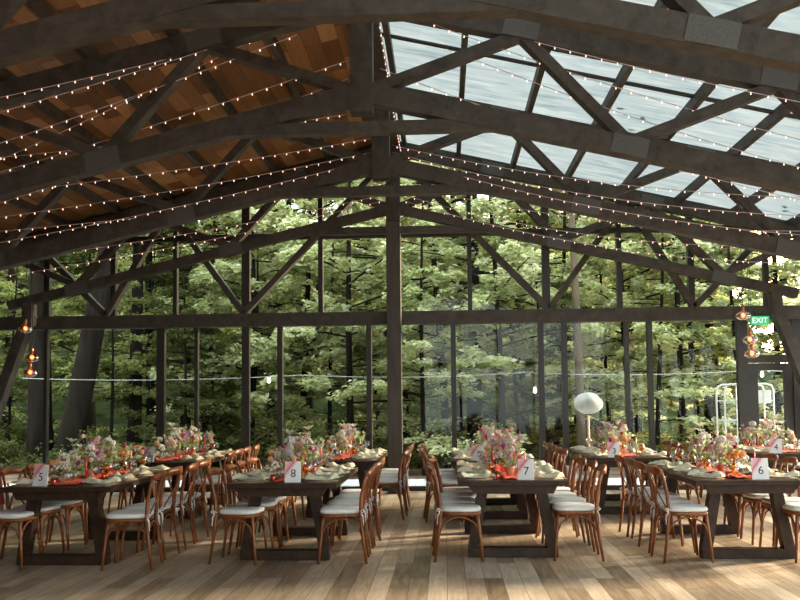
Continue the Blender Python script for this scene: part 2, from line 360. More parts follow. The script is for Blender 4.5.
# ------------------------------------------------------------------ trees beyond the glass
def leaf_mesh(name, P, N_, size, rg, m, parent):
    """one mesh of many small bent leaves at points P"""
    n = len(P); a = rg.uniform(0, 2 * np.pi, n)
    N_ = N_ / np.linalg.norm(N_, axis=1)[:, None]
    t = np.stack([np.cos(a), np.sin(a), np.zeros(n)], 1); t -= N_ * (t * N_).sum(1)[:, None]; t /= np.linalg.norm(t, axis=1)[:, None]
    b = np.cross(N_, t); s = size * rg.uniform(.6, 1.35, n)[:, None]
    V = np.stack([P - t * s * .5, P + b * s * .27 + N_ * s * .05, P + t * s * .5 - N_ * s * .08, P - b * s * .27 + N_ * s * .05], 1).reshape(-1, 3)
    me = bpy.data.meshes.new(name); me.vertices.add(4 * n); me.vertices.foreach_set('co', V.astype(np.float32).ravel())
    me.loops.add(4 * n); me.loops.foreach_set('vertex_index', np.arange(4 * n, dtype=np.int32)); me.polygons.add(n)
    me.polygons.foreach_set('loop_start', np.arange(0, 4 * n, 4, dtype=np.int32)); me.polygons.foreach_set('loop_total', np.full(n, 4, dtype=np.int32))
    me.update(); me.validate(); me.materials.append(m)
    o = bpy.data.objects.new(name, me); C.objects.link(o)
    if parent: o.parent = parent
    return o
def make_tree(name, cat, seed, H, r0, h0, crown, nbr, nleaf, leaf, m, bark, lean=(0, 0), size=.125, spread=.55):
    rg = np.random.default_rng(seed); root = empty(name); root['category'] = cat
    tm = MB(); pts = []; rs = []
    k1, k2 = rg.uniform(0, 6, 2)
    for i in range(11):
        t = i / 10; z = H * t
        pts.append((lean[0] * z + .12 * math.sin(k1 + 3 * t), lean[1] * z + .12 * math.sin(k2 + 2.4 * t), z - .25)); rs.append(r0 * (1 - .72 * t) * (1.35 if i == 0 else 1))
    pts = [(p[0] - pts[0][0], p[1] - pts[0][1], p[2]) for p in pts]
    tm.tube(pts, rs, 10)
    AP = []; AN = []
    for k in range(nbr):
        h = rg.uniform(h0, H * .97); q = (h - h0) / (H - h0 + 1e-6); L = crown * (1 - .65 * q) * rg.uniform(.6, 1.1); az = rg.uniform(0, 2 * np.pi)
        i = min(9, int(h / H * 10)); f = h / H * 10 - i
        base = np.array(pts[i]) * (1 - f) + np.array(pts[i + 1]) * f
        d = np.array([math.cos(az), math.sin(az), rg.uniform(.05, .4)]); dr = rg.uniform(.05, .3)
        def at(t): return base + d * L * t - np.array([0, 0, dr * L * t * t])
        tm.tube([at(t) for t in (0, .35, .7, 1)], [max(.012, r0 * .28 * (1 - q * .6)), r0 * .16 + .006, .012, .006], 5, False)
        n = int(1.3 * nleaf * L / (crown * .7) / nbr)
        nt = max(3, int(L * 3)); tw = rg.uniform(.15, 1.02, nt); ti = rg.integers(0, nt, n)
        tt = np.clip(tw[ti] + rg.normal(0, .03, n), .1, 1.08)
        side = np.array([-math.sin(az), math.cos(az), 0]); sd = np.where(ti % 2 == 0, 1, -1) * rg.uniform(0, 1, n) * spread * L * .55 * (1.05 - tt * .55)
        P = base + d * L * tt[:, None] - np.stack([np.zeros(n), np.zeros(n), dr * L * tt ** 2], 1) + side * sd[:, None] + d * np.abs(sd)[:, None] * .45
        P[:, 2] -= .14 * np.abs(sd) + 0; P += rg.normal(0, .05, (n, 3))
        AP.append(P); AN.append(np.array([0, 0, 1.]) + rg.normal(0, .42, (n, 3)) + d * .25)
    tm.build('trunk', bark, root)
    leaf_mesh('foliage', np.concatenate(AP), np.concatenate(AN), size, rg, m, root)
    return Proto(root)
def make_shrub(name, cat, seed, w, h, n, m, size=.11):
    rg = np.random.default_rng(seed); root = empty(name); root['category'] = cat; sm = MB(); AP = []
    for k in range(14):
        a = rg.uniform(0, 6.28); L = rg.uniform(.3, 1) * w; top = np.array([math.cos(a) * L, math.sin(a) * L, h * rg.uniform(.5, 1) * (1 - .35 * L / w)])
        sm.tube([(0, 0, -.25), tuple(top * .5 + np.array([0, 0, .1])), tuple(top)], [.02, .014, .006], 5, False)
        c = n // 14; t = rg.uniform(.3, 1.05, c)[:, None]; AP.append(top * t + rg.normal(0, 1, (c, 3)) * np.array([w * .22, w * .22, h * .10]))
    P = np.concatenate(AP); P[:, 2] = np.maximum(P[:, 2], .03)
    sm.build('stem', M_bark, root); leaf_mesh('foliage', P, np.array([0, 0, 1.]) + rg.normal(0, .5, P.shape), size, rg, m, root)
    return Proto(root)
def gz(x, y):
    t = max(0, y - 24) / 46
    return -.16 + (13 * t * t * (3 - 2 * min(t, 1)) if y > 18 else 0)
CY, CP, CR = R(2.96), R(3.5), R(.55)          # camera yaw, pitch, roll
FW = Vector((-math.sin(CY) * math.cos(CP), math.cos(CY) * math.cos(CP), math.sin(CP))); RT = Vector((math.cos(CY), math.sin(CY), 0)); UP = RT.cross(FW)
R2 = RT * math.cos(CR) - UP * math.sin(CR); U2 = UP * math.cos(CR) + RT * math.sin(CR)
def sight(px, py, y):          # place at depth y measured in the photograph at (px, py)
    d = R2 * ((px - 399.4) / 870) - U2 * ((py - 347.2) / 870) + FW
    return d.x * y / d.y, 1.55 + d.z * y / d.y
def at_px(px, y): return sight(px, 400, y)[0]
# singular trunks that the photograph shows
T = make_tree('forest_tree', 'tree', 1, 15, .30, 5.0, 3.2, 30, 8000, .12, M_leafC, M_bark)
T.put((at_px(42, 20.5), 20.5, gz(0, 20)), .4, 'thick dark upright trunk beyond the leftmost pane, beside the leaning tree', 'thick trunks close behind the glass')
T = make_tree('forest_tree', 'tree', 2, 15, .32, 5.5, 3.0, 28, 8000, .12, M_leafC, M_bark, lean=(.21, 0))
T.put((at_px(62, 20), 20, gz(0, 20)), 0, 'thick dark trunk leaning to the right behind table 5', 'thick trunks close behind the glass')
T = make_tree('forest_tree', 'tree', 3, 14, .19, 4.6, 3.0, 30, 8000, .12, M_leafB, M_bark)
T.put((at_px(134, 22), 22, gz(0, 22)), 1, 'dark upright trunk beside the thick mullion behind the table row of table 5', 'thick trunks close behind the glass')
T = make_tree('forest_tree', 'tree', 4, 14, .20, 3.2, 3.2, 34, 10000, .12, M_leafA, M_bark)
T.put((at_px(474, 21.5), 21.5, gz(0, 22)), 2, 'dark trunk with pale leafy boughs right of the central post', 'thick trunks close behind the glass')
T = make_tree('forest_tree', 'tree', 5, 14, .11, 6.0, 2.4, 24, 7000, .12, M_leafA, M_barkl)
T.put((at_px(581, 20), 20, gz(0, 22)), 2, 'slim pale brown trunk above the white cloth ball', 'thick trunks close behind the glass')
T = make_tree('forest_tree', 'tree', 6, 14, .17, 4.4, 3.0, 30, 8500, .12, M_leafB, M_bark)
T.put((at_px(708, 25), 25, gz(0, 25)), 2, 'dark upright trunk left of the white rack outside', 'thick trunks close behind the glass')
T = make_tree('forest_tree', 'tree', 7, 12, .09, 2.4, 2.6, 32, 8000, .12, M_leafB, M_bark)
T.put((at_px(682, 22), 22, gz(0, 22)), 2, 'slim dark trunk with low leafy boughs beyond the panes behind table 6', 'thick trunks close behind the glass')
# pale leafy saplings near the middle
SA = [make_tree('beech_sapling', 'tree', 20 + i, 6.5 + i * .7, .07, .7, 2.3, 36, 10000, .12, M_leafA, M_bark) for i in range(2)]
SB = [make_tree('forest_tree', 'tree', 30 + i, 11 + i, .15, 1.8, 3.4, 46, 15000, .12, mm, M_bark) for i, mm in enumerate((M_leafA, M_leafB, M_leafB, M_leafC))]
SC = [make_tree('dark_sapling', 'tree', 40 + i, 6 + i, .06, .5, 2.2, 36, 9000, .12, mm, M_bark) for i, mm in enumerate((M_leafC, M_leafB))]
UN = [make_shrub('forest_shrub', 'shrub', 50 + i, 1.5, 1.1 + .3 * i, 2600, mm) for i, mm in enumerate((M_leafC, M_leafC))]
rs = random.Random(5)
def put(pr, px, y, lab, grp, sc=1): return pr.put((at_px(px, y), y, gz(0, y)), rs.uniform(0, 6.28), lab, grp, sc)
put(SA[0], 330, 22.5, 'pale green beech sapling left of the central post, beyond the wide pane', None)
put(SA[1], 425, 20.2, 'pale green beech sapling with a low bough just right of the central post', None, .95)
for px, y in ((285, 26), (380, 25.5), (520, 24), (610, 24.5), (655, 21), (745, 21), (820, 22), (600, 29)):
    put(SA[rs.randint(0, 1)], px, y, 'pale green beech sapling standing among the trunks outside', 'pale saplings beyond the glass', rs.uniform(.85, 1.1))
for px, y in ((250, 22.5), (300, 23.5), (352, 21), (408, 23), (448, 22.2), (502, 21), (555, 23), (632, 21.8), (700, 23), (775, 22.5), (205, 25)):
    put(SA[rs.randint(0, 1)], px, y, 'tall pale beech sapling reaching up behind the gable panes', 'tall pale saplings beyond the glass', rs.uniform(1.3, 1.6))
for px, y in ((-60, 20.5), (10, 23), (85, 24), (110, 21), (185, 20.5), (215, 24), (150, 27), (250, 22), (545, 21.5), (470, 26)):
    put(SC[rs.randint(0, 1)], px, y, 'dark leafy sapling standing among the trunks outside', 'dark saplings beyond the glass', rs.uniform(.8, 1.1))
for k in range(24):
    px = -120 + k * 44 + rs.uniform(-15, 15); y = rs.uniform(24, 31)
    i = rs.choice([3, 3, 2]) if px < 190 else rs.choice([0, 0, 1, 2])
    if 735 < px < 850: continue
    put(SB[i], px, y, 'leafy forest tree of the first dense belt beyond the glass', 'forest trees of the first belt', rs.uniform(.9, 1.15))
for k in range(22):
    px = -100 + k * 47 + rs.uniform(-20, 20); y = rs.uniform(35, 40)
    i = rs.choice([3, 2, 1]) if px < 190 else rs.choice([0, 1, 1, 2])
    if 725 < px < 850: continue
    put(SB[i], px, y, 'leafy forest tree of the deeper belt on rising ground', 'forest trees of the deeper belt', rs.uniform(1.0, 1.3))
for k in range(15):
    px = -90 + k * 66 + rs.uniform(-20, 20); y = rs.uniform(47, 54)
    if 715 < px < 860: continue
    put(SB[rs.choice([1, 2, 3])], px, y, 'leafy tree of the last forest belt up the slope', 'forest trees of the last belt', rs.uniform(1.3, 1.6))
for k in range(34):
    px = -60 + k * 27 + rs.uniform(-10, 10); y = rs.choice([19.5, 21, 23, 25.5, 28]) + rs.uniform(-.4, .4)
    put(UN[rs.choice([0, 1])], px, y, 'low leafy shrub of the undergrowth outside the glass', 'undergrowth shrubs', rs.uniform(.6, 1.0))
sh = make_shrub('leafy_bush', 'shrub', 70, .62, .95, 2400, M_leafA, .09)
sh.put((at_px(480, 18.2), 18.2, -.1), 0, 'small bright green bush just outside, behind the flowers of table 7')

# ------------------------------------------------------------------ things outside on the terrace
rk = empty('wire_rack', (5.35, 17.0, -.02)); tag(rk, 'white tubular shelving rack standing outside next to the glass door', 'rack')
for yy_ in (0, .5):
    MB().tube([(0, yy_, .1), (0, yy_, 1.68), (.03, yy_, 1.78), (.12, yy_, 1.82), (.80, yy_, 1.82), (.89, yy_, 1.78), (.92, yy_, 1.68), (.92, yy_, .1)], .018).build('end_frame', M_white, rk)
for z in (.3, .72, 1.12, 1.5):
    m = MB(); m.tube([(0, 0, z), (.92, 0, z)], .012, 6); m.tube([(0, .5, z), (.92, .5, z)], .012, 6)
    for k in range(9): m.tube([(.05 + k * .1, 0, z), (.05 + k * .1, .5, z)], .005, 5)
    m.build('wire_shelf', M_white, rk)
MB().tube([(.22, 0, .1), (.22, 0, 1.82)], .010, 6).build('upright', M_white, rk)
for x in (0, .92):
    for y in (0, .5): MB().tube([(x - .02, y, .05), (x + .02, y, .05)], .05, 12).build('wheel', M_dark, rk)
for k, x in enumerate((.58, .74)):
    o = MB().box(5.35 + x, 5.35 + x + .13, 16.975, 16.979, 1.43, 1.68).build('paper_notice', M_white); tag(o, ['white paper notice clipped on the outdoor rack, nearer its middle', 'white paper notice clipped on the outdoor rack, nearer its outer end'][k], 'paper')
lt = empty('cloth_globe', (at_px(588, 17), 17, -.02)); tag(lt, 'round white cloth-covered lantern on a thin stand outside the glass', 'globe')  # rounded white cloth form on a stand, identity unclear
m = MB(); rings = []
for i in range(13):
    th = math.pi * i / 12; z = 1.47 - .27 * (.80 if th > 1.57 else .72) * math.cos(th)
    rings.append([(.27 * math.sin(th) * (1 + .06 * math.sin(5 * a + 2 * th)) * math.cos(a) + 1e-4, .27 * math.sin(th) * (1 + .06 * math.sin(5 * a + 2 * th)) * math.sin(a), z + .02 * math.sin(3 * a) * math.sin(th)) for a in [2 * math.pi * k / 24 for k in range(24)]])
m.loft(rings).build('cloth_cover', plain('off white voile', (.36, .36, .33), .9, .2, 6), lt)
MB().tube([(0, 0, 0), (0, 0, 1.25)], .02).build('stand', plain('peach painted stand', (.55, .36, .24), .6), lt)
MB().lathe([(.001, 0), (.2, 0), (.2, .02), (.03, .04), (.001, .04)]).build('foot', M_white, lt)
# festoon lights outside
fs = empty('festoon_lights', (0, 0, 0)); tag(fs, 'pale festoon cable strung across the forest edge outside the glass', 'string lights')
for (x0, x1) in ((-9, -3), (-3, 1.6), (1.6, 6.4), (6.4, 10)):
    MB().tube([(x0 + (x1 - x0) * t, 18.1, 2.10 - .28 * t * (1 - t)) for t in [k / 12 for k in range(13)]], .0055, 6).build('cable', M_white, fs)
for px, py, y in ((269, 380, 16.6), (535, 390, 16.6), (762, 374, 16.6)):
    x, z = sight(px, py, y)
    b = empty('hanging_bulb', (x, y, z)); tag(b, {269: 'lit pear-shaped bulb hanging outside, seen left of the wide pane', 535: 'lit pear-shaped bulb hanging outside above table 7', 762: 'lit pear-shaped bulb hanging outside the glass door'}[px], 'bulb', 'outdoor bulbs')
    MB().lathe([(.001, -.06), (.022, -.052), (.033, -.02), (.026, .02), (.014, .06), (.001, .06)], 12).build('bulb', M_lamp, b)
    MB().lathe([(.001, .055), (.022, .055), (.022, .11), (.001, .11)], 10).build('socket', M_dark, b)
    MB().tube([(0, 0, .11), (0, 0, 4.9 - z)], .004, 5).build('cord', M_dark, b)

# ------------------------------------------------------------------ pendant lamps and exit sign
pg = {1: ['highest copper glass pendant of the cluster by the exit sign', 'middle copper glass pendant of the cluster by the exit sign', 'lowest copper glass pendant of the cluster by the exit sign'],
      -1: ['highest copper glass pendant of the dim cluster above table 5', 'middle copper glass pendant of the dim cluster above table 5', 'lowest copper glass pendant of the dim cluster above table 5']}
for s, spots in ((1, ((743, 316), (750, 340), (752, 354))), (-1, ((25.5, 329), (32, 358), (30, 373)))):
    for k, (px, py) in enumerate(spots):
        y = 11.9 - .12 + .05 * k - .16; x, z = sight(px, py, y)
        p = empty('pendant_lamp', (x, y, z)); tag(p, pg[s][k], 'pendant lamp', 'copper pendant lamps')
        MB().lathe([(.02, .062), (.05, .052), (.088, .027), (.100, 0), (.088, -.027), (.05, -.05), (.012, -.055)], 20).build('glass_shade', M_copper, p)
        MB().ball((0, 0, .01), .026, 10, 7, 1.2).build('bulb', M_fil, p)
        MB().lathe([(.001, .04), (.02, .04), (.022, .13), (.006, .15), (.001, .15)], 12).build('socket', plain('copper fitting', (.5, .2, .1), .3, metal=1) if (s, k) == (1, 0) else bpy.data.materials['copper fitting'], p)
        MB().tube([(0, 0, .15), (0, 0, max(.3, zl(x - XC) - .1 - z))], .0045, 6).build('cord', M_dark, p)
M_green = plain('exit sign green', (.05, .42, .20), .5, .05, emis=((.05, .5, .22), .35))
es = empty('exit_sign', (sight(759.5, 320, 14.83)[0], 14.83, sight(759.5, 320.5, 14.83)[1])); tag(es, 'green EXIT sign with white letters under the header beam', 'exit sign')
MB().box(-.155, .155, -.015, .015, -.072, .072).build('panel', M_green, es)
def text_mesh(s, size, mname, parent, name, loc, ext=.002, rot=(R(90), 0, 0), shear=0):
    cu = bpy.data.curves.new(name, 'FONT'); cu.body = s; cu.size = size; cu.align_x = 'CENTER'; cu.align_y = 'CENTER'; cu.extrude = ext
    t = bpy.data.objects.new(name, cu); C.objects.link(t); dg = bpy.context.evaluated_depsgraph_get()
    me = bpy.data.meshes.new_from_object(t.evaluated_get(dg)); C.objects.unlink(t); bpy.data.objects.remove(t)
    me.materials.clear(); me.materials.append(mname)
    o = bpy.data.objects.new(name, me); C.objects.link(o); o.parent = parent; o.location = loc; o.rotation_euler = rot; return o
text_mesh('EXIT', .125, plain('sign white', (.85, .9, .86), .5, .03, emis=((.9, 1, .92), .35)), es, 'lettering', (0, -.0165, -.002))
for x in (-.1, .1): MB().tube([(x, 0, .07), (x, 0, .09), (x, .1, .12)], .005, 6).build('hanger', M_dark, es)

# ------------------------------------------------------------------ string lights
def string_light(p0, p1, sag, label, step=.165):
    root = empty('string_light'); tag(root, label, 'string lights', 'fairy light strings under the roof')
    p0, p1 = Vector(p0), Vector(p1); L = (p1 - p0).length; n = 24
    f = lambda t: p0.lerp(p1, t) - Vector((0, 0, 4 * sag * t * (1 - t)))
    MB().tube([f(k / n) for k in range(n + 1)], .004, 5).build('cable', M_wire, root)
    nb = int(L / step)
    for k in range(nb):
        t = (k + .5) / nb; o = bpy.data.objects.new('bulb', BULB); C.objects.link(o); o.parent = root; o.location = f(t) - Vector((0, 0, .004))
b_ = MB().lathe([(.001, -.022), (.004, -.020), (.0055, -.014), (.004, -.007), (.0025, 0), (.001, 0)], 8).build('bulb', M_bulb); BULB = b_.data; bpy.data.objects.remove(b_)
oz = lambda x: zl(x) - .16
SR = [((1.5, 9.1, 5.45), (6.6, 8.0, 3.75), .10), ((.7, 9.1, 5.6), (6.6, 9.2, 3.72), .14), ((.9, 9.1, 5.3), (6.6, 10.0, 3.7), .14), ((.2, 9.1, 5.1), (6.6, 10.7, 3.6), .16),
      ((.15, 11.9, 5.1), (6.6, 9.4, 3.62), .24), ((.15, 11.9, 5.0), (6.6, 10.3, 3.6), .26), ((.15, 11.9, 4.95), (6.6, 11.4, 3.55), .24), ((.15, 14.6, 5.25), (6.6, 10.9, 3.6), .30), ((.15, 14.6, 5.05), (6.6, 12.0, 3.6), .32), ((.15, 14.6, 4.95), (6.6, 13.4, 3.55), .26), ((.15, 13.3, 5.3), (6.6, 12.6, 3.7), .32)]
od = ['first', 'second', 'third', 'fourth', 'fifth', 'sixth', 'seventh', 'eighth', 'ninth', 'tenth', 'eleventh', 'twelfth', 'thirteenth', 'fourteenth']
for i, (a, b, s) in enumerate(SR): string_light((XC + a[0], a[1], a[2]), (XC + b[0], b[1], b[2]), s, f'fairy light string under the translucent roof, {od[i]} from the front')
SLf = [((-1.4, 9.1, 5.45), (-6.6, 7.9, 3.55), .06), ((-.7, 9.1, 5.5), (-6.6, 8.8, 3.5), .08), ((-.15, 9.1, 5.2), (-6.6, 9.4, 3.55), .08), ((-.15, 9.1, 5.0), (-6.6, 10.2, 3.45), .10), ((-.15, 11.9, 5.2), (-6.6, 8.6, 3.5), .10), ((-.15, 11.9, 5.0), (-6.6, 9.6, 3.45), .10),
       ((-.15, 11.9, 4.9), (-6.6, 10.9, 3.4), .10), ((-.15, 14.6, 5.25), (-6.6, 10.0, 3.5), .12), ((-.15, 14.6, 5.05), (-6.6, 11.6, 3.4), .12), ((-.15, 14.6, 4.95), (-6.6, 12.6, 3.35), .10), ((-.15, 13.3, 5.3), (-6.6, 12.0, 3.5), .14), ((-.9, 9.3, 5.7), (-6.6, 10.8, 4.0), .06), ((-.5, 11.9, 5.55), (-6.6, 9.0, 4.05), .08), ((-2.0, 9.1, 5.3), (-6.6, 7.2, 3.6), .05)]
for i, (a, b, s) in enumerate(SLf): string_light((XC + a[0], a[1], a[2]), (XC + b[0], b[1], b[2]), s, f'fairy light string under the boarded ceiling, {od[i]} from the front')
string_light((XC + .22, 7.2, 5.6), (XC + .22, 14.4, 5.45), .2, 'fairy light string running along the ridge beam')

# ------------------------------------------------------------------ chair
def seat_outline(k=1.0, n=28):
    P = []
    for i in range(n):
        a = 2 * math.pi * i / n; c, s = math.cos(a), math.sin(a)
        x = abs(c) ** .55 * (1 if c > 0 else -1); y = abs(s) ** .55 * (1 if s > 0 else -1)
        P.append((k * x * (.20 + .018 * y), k * y * .205))
    return P
def make_chair():
    r = empty('dining_chair'); tag(r, None, 'chair', 'cross-back chairs at the long tables')
    O = seat_outline
    MB().loft([[(x, y, z) for x, y in O(k)] for k, z in ((.95, .438), (1, .446), (1, .464), (.97, .472))]).build('seat', M_chair, r)
    cu = MB().loft([[(x, y, z + (.006 if abs(x) > .12 else 0) * 0) for x, y in O(k)] for k, z in ((.93, .4725), (.985, .482), (1.0, .495), (.97, .509), (.86, .518), (.5, .522), (.05, .523))]).build('cushion', M_cush, r)
    for s in (-1, 1):
        m = MB(); c = Vector((s * .185, -.185, .49))
        m.tube([c + Vector(q) for q in ((0, 0, 0), (s * .012, -.035, .022), (s * .03, -.05, .012), (s * .02, -.035, -.006), (0, -.015, 0))], .0055, 6)
        m.tube([c + Vector(q) for q in ((0, 0, 0), (-s * .02, -.04, .02), (-s * .035, -.045, 0), (-s * .02, -.03, -.01), (0, -.015, 0))], .0055, 6)
        m.tube([c + Vector(q) for q in ((0, -.012, 0), (s * .012, -.04, -.05), (s * .006, -.045, -.13))], [.006, .005, .004], 6)
        m.tube([c + Vector(q) for q in ((0, -.012, 0), (-s * .012, -.036, -.04), (-s * .018, -.04, -.10))], [.006, .005, .004], 6)
        m.build('tie', M_cush, cu)
        MB().tube([(s * .188, -.255, 0), (s * .18, -.222, .22), (s * .176, -.198, .46), (s * .178, -.205, .62), (s * .182, -.232, .76), (s * .184, -.262, .865)], [.0125, .016, .0185, .0175, .016, .014], 8).build('leg', M_chair, r)
        MB().tube([(s * .196, .205, 0), (s * .186, .185, .2), (s * .17, .165, .40), (s * .165, .16, .445)], [.0125, .0155, .018, .018], 8).build('leg', M_chair, r)
    # curved top rail
    rings = []
    for k in range(13):
        t = k / 12 * 2 - 1; x = .205 * t; y = -.268 - .045 * (1 - t * t); hh = .040 * (1 - .55 * abs(t) ** 5); zc = .852 + .012 * (1 - t * t)
        rings.append([(x, y - .010, zc - hh * .9), (x, y - .012, zc), (x, y - .009, zc + hh), (x, y + .009, zc + hh), (x, y + .012, zc), (x, y + .010, zc - hh * .9)])
    MB().loft(rings).build('top_rail', M_chair, r)
    for s in (-1, 1):
        rings = []; q = -1 if s > 0 else 1
        for k in range(9):
            t = k / 8; x = s * (.165 - .31 * t + .05 * math.sin(math.pi * t) * (1 - 2 * t)); z = .455 + .375 * t; y = -.198 - .085 * t ** 1.5 + (.006 * s) - .02 * math.sin(math.pi * t)
            rings.append([(x - .015, y - .0045, z), (x + .015, y - .0045, z), (x + .015, y + .0045, z), (x - .015, y + .0045, z)])
        MB().loft(rings).build('cross_slat', M_chair, r)
    def arch(a, b, zb):
        a, b = Vector(a), Vector(b); P = []
        for k in range(11):
            t = k / 10; u = math.sin(math.pi * t) ** .45 if 0 < t < 1 else 0
            p = a.lerp(b, t); p.z = zb + (.425 - zb) * u; P.append(p)
        return MB().tube(P, .009, 6)
    arch((-.182, .178, .25), (.182, .178, .25), .25).build('brace', M_chair, r)
    for s in (-1, 1): arch((s * .182, -.215, .25), (s * .184, .180, .25), .25).build('brace', M_chair, r)
    arch((-.180, -.215, .25), (.180, -.215, .25), .25).build('brace', M_chair, r)
    return Proto(r)
CH = make_chair()

# ------------------------------------------------------------------ table
LT, WT, HT = 2.06, 1.07, .76
def make_table():
    r = empty('trestle_table'); tag(r, None, 'table', 'long dark trestle tables')
    MB().box(-WT / 2, WT / 2, 0, LT, HT - .05, HT).build('tabletop', M_tab, r, bev=.006)
    for y in (.03, LT - .09):
        m = MB(); z0, z1 = HT - .125, HT - .05
        vs = [(-.43, y, z1), (.43, y, z1), (.39, y, z0), (-.39, y, z0)]; vs += [(a, y + .06, c) for a, b, c in vs]
        m.add(vs, [(0, 1, 2, 3), (7, 6, 5, 4), (0, 4, 5, 1), (1, 5, 6, 2), (2, 6, 7, 3), (3, 7, 4, 0)]).build('apron', M_tab, r)
    for y in (.16, 1.72):
        for s in (-1, 1):
            MB().beam((s * .39, y + .06, .09), (s * .28, y + .06, HT - .05), .115, .10, (1, 0, 0)).build('leg', M_tab, r)
        MB().box(-.44, .44, y, y + .12, 0, .095).build('foot_beam', M_tab, r, bev=.005)
    MB().box(-.05, .05, .22, 1.78, HT - .13, HT - .05).build('rail', M_tab, r)
    return Proto(r)
TB = make_table()

# ------------------------------------------------------------------ tableware
def lathe_thing(name, prof, m, n=20): return MB().lathe(prof, n).build(name, m)
pl = lathe_thing('dinner_plate', [(.001, .004), (.07, .004), (.08, .0), (.09, .004), (.132, .016), (.135, .019), (.13, .02), (.09, .009), (.001, .008)], M_plate, 28); tag(pl, None, 'plate', 'plates on the tables')
mt = MB(); rg_ = random.Random(3)
o_ = [(.168 * (1 + .035 * math.sin(16 * a)), a) for a in [2 * math.pi * k / 64 for k in range(64)]]
mt.loft([[(r * k * math.cos(a), r * k * math.sin(a), z) for r, a in o_] for k, z in ((.98, 0), (1, .003), (.98, .006), (.5, .0065))]); mt = mt.build('woven_placemat', M_mat); tag(mt, None, 'placemat', 'woven placemats on the tables')
def napkin(seed):
    rg = np.random.default_rng(seed); nx, ny = 9, 26; ph = rg.uniform(0, 6, 6); P = []
    for top in (1,):
        for j in range(ny):
            v = j / (ny - 1); row = []; cx = .035 * math.sin(ph[0] + 4 * v); w = .055 + .025 * math.sin(ph[1] + 5 * v) ** 2
            if v > .38 and v < .5: w *= .6
            for i in range(nx):
                u = i / (nx - 1) * 2 - 1
                z = .004 + (1 - u * u) * (.022 + .016 * math.sin(ph[2] + 9 * v) + .010 * math.sin(ph[3] + 17 * v + 4 * u)) + .004 * math.sin(11 * u + ph[4])* (1 - u * u)
                row.append((cx + w * u, -.17 + .34 * v, max(.002, z)))
            P.append(row)
    m = MB().grid(P); m.add([p for r in (P[0], P[-1]) for p in ()], [])
    # underside so that the folded cloth is solid
    b = [[(x, y, 0) for x, y, z in r] for r in P]; m.grid([r[::-1] for r in b])
    edge = [P[j][0] for j in range(ny)] + [P[-1][i] for i in range(1, nx)] + [P[j][-1] for j in range(ny - 2, -1, -1)] + [P[0][i] for i in range(nx - 2, 0, -1)]
    n = len(edge); m.add(edge + [(x, y, 0) for x, y, z in edge], [(k, (k + 1) % n, (k + 1) % n + n, k + n) for k in range(n)], True)
    o = m.build('linen_napkin', M_nap); tag(o, None, 'napkin', 'sage napkins on the plates'); return Proto(o)
NAP = [napkin(k) for k in range(4)]
wg = [(.001, 0), (.034, 0), (.034, .002), (.006, .006), (.0045, .05), (.0045, .075), (.02, .085), (.037, .11), (.040, .14), (.034, .175), (.0325, .175), (.038, .14), (.035, .112), (.018, .09), (.001, .086)]
WGc = lathe_thing('wine_glass', wg, M_clear); tag(WGc, None, 'glass', 'clear wine glasses on the tables')
WGa = lathe_thing('water_goblet', [(r * 1.05, z * .9) for r, z in wg], M_amber); tag(WGa, None, 'glass', 'amber goblets on the tables')
PLP, MTP, WGcP, WGaP = Proto(pl), Proto(mt), Proto(WGc), Proto(WGa)

# flowers -----------------------------------------------------------
def petals(n, L, w, tilt, c=(0, 0, 0), cup=.2):
    m = MB(); 
    for k in range(n):
        a = 2 * math.pi * k / n + random.uniform(-.1, .1); d = Vector((math.cos(a), math.sin(a), 0)); s = Vector((-d.y, d.x, 0)); u = Vector((0, 0, 1)); c_ = Vector(c)
        pts = []
        for t, ww in ((.05, .25), (.45, 1), (.8, .8), (1, .12)):
            p = c_ + d * L * t * math.cos(tilt) + u * (L * t * math.sin(tilt) - cup * L * t * t)
            pts.append((p - s * w * ww / 2, p + u * w * .08, p + s * w * ww / 2))
        m.grid(pts)
    return m
def fl_lily(col): return petals(7, .085, .03, .75, cup=.25)
def fl_daisy(col): return petals(9, .034, .015, .35, cup=.1).ball((0, 0, .006), .009, 8, 5)
def fl_rose(col):
    m = petals(6, .034, .032, .9, cup=-.1); 
    m.ball((0, 0, .022), .022, 9, 6, 1, .18, 3); return m
def fl_pom(col): return MB().ball((0, 0, .015), .026, 11, 8, .9, .22, 5)
def fl_spike(col):
    m = MB(); rr = random.Random(8)
    for k in range(24):
        t = k / 24; a = k * 2.4; r = .018 * (1 - .7 * t); m.ball((r * math.cos(a), r * math.sin(a), -.05 + .16 * t), .0105 * (1 - .5 * t), 6, 4, 1, .2, k)
    return m
def fl_cluster(col):
    m = MB(); rr = random.Random(9)
    for k in range(22):
        a, b = rr.uniform(0, 6.28), rr.uniform(-.3, 1.5); r = .035
        m.ball((r * math.cos(a) * math.cos(b), r * math.sin(a) * math.cos(b), .02 + r * .8 * math.sin(b)), .013, 6, 4, 1, .25, k)
    return m
FK = dict(lily=fl_lily, daisy=fl_daisy, rose=fl_rose, pom=fl_pom, spike=fl_spike, cluster=fl_cluster)
FC = dict(white=(.85, .83, .76), blush=(.85, .58, .52), pink=(.75, .22, .32), magenta=(.52, .05, .24), purple=(.28, .08, .38), lilac=(.66, .50, .72), orange=(.95, .34, .06), peach=(.92, .54, .30), red=(.55, .03, .03), yellow=(.80, .62, .20))
FCM = {}; FKM = {}
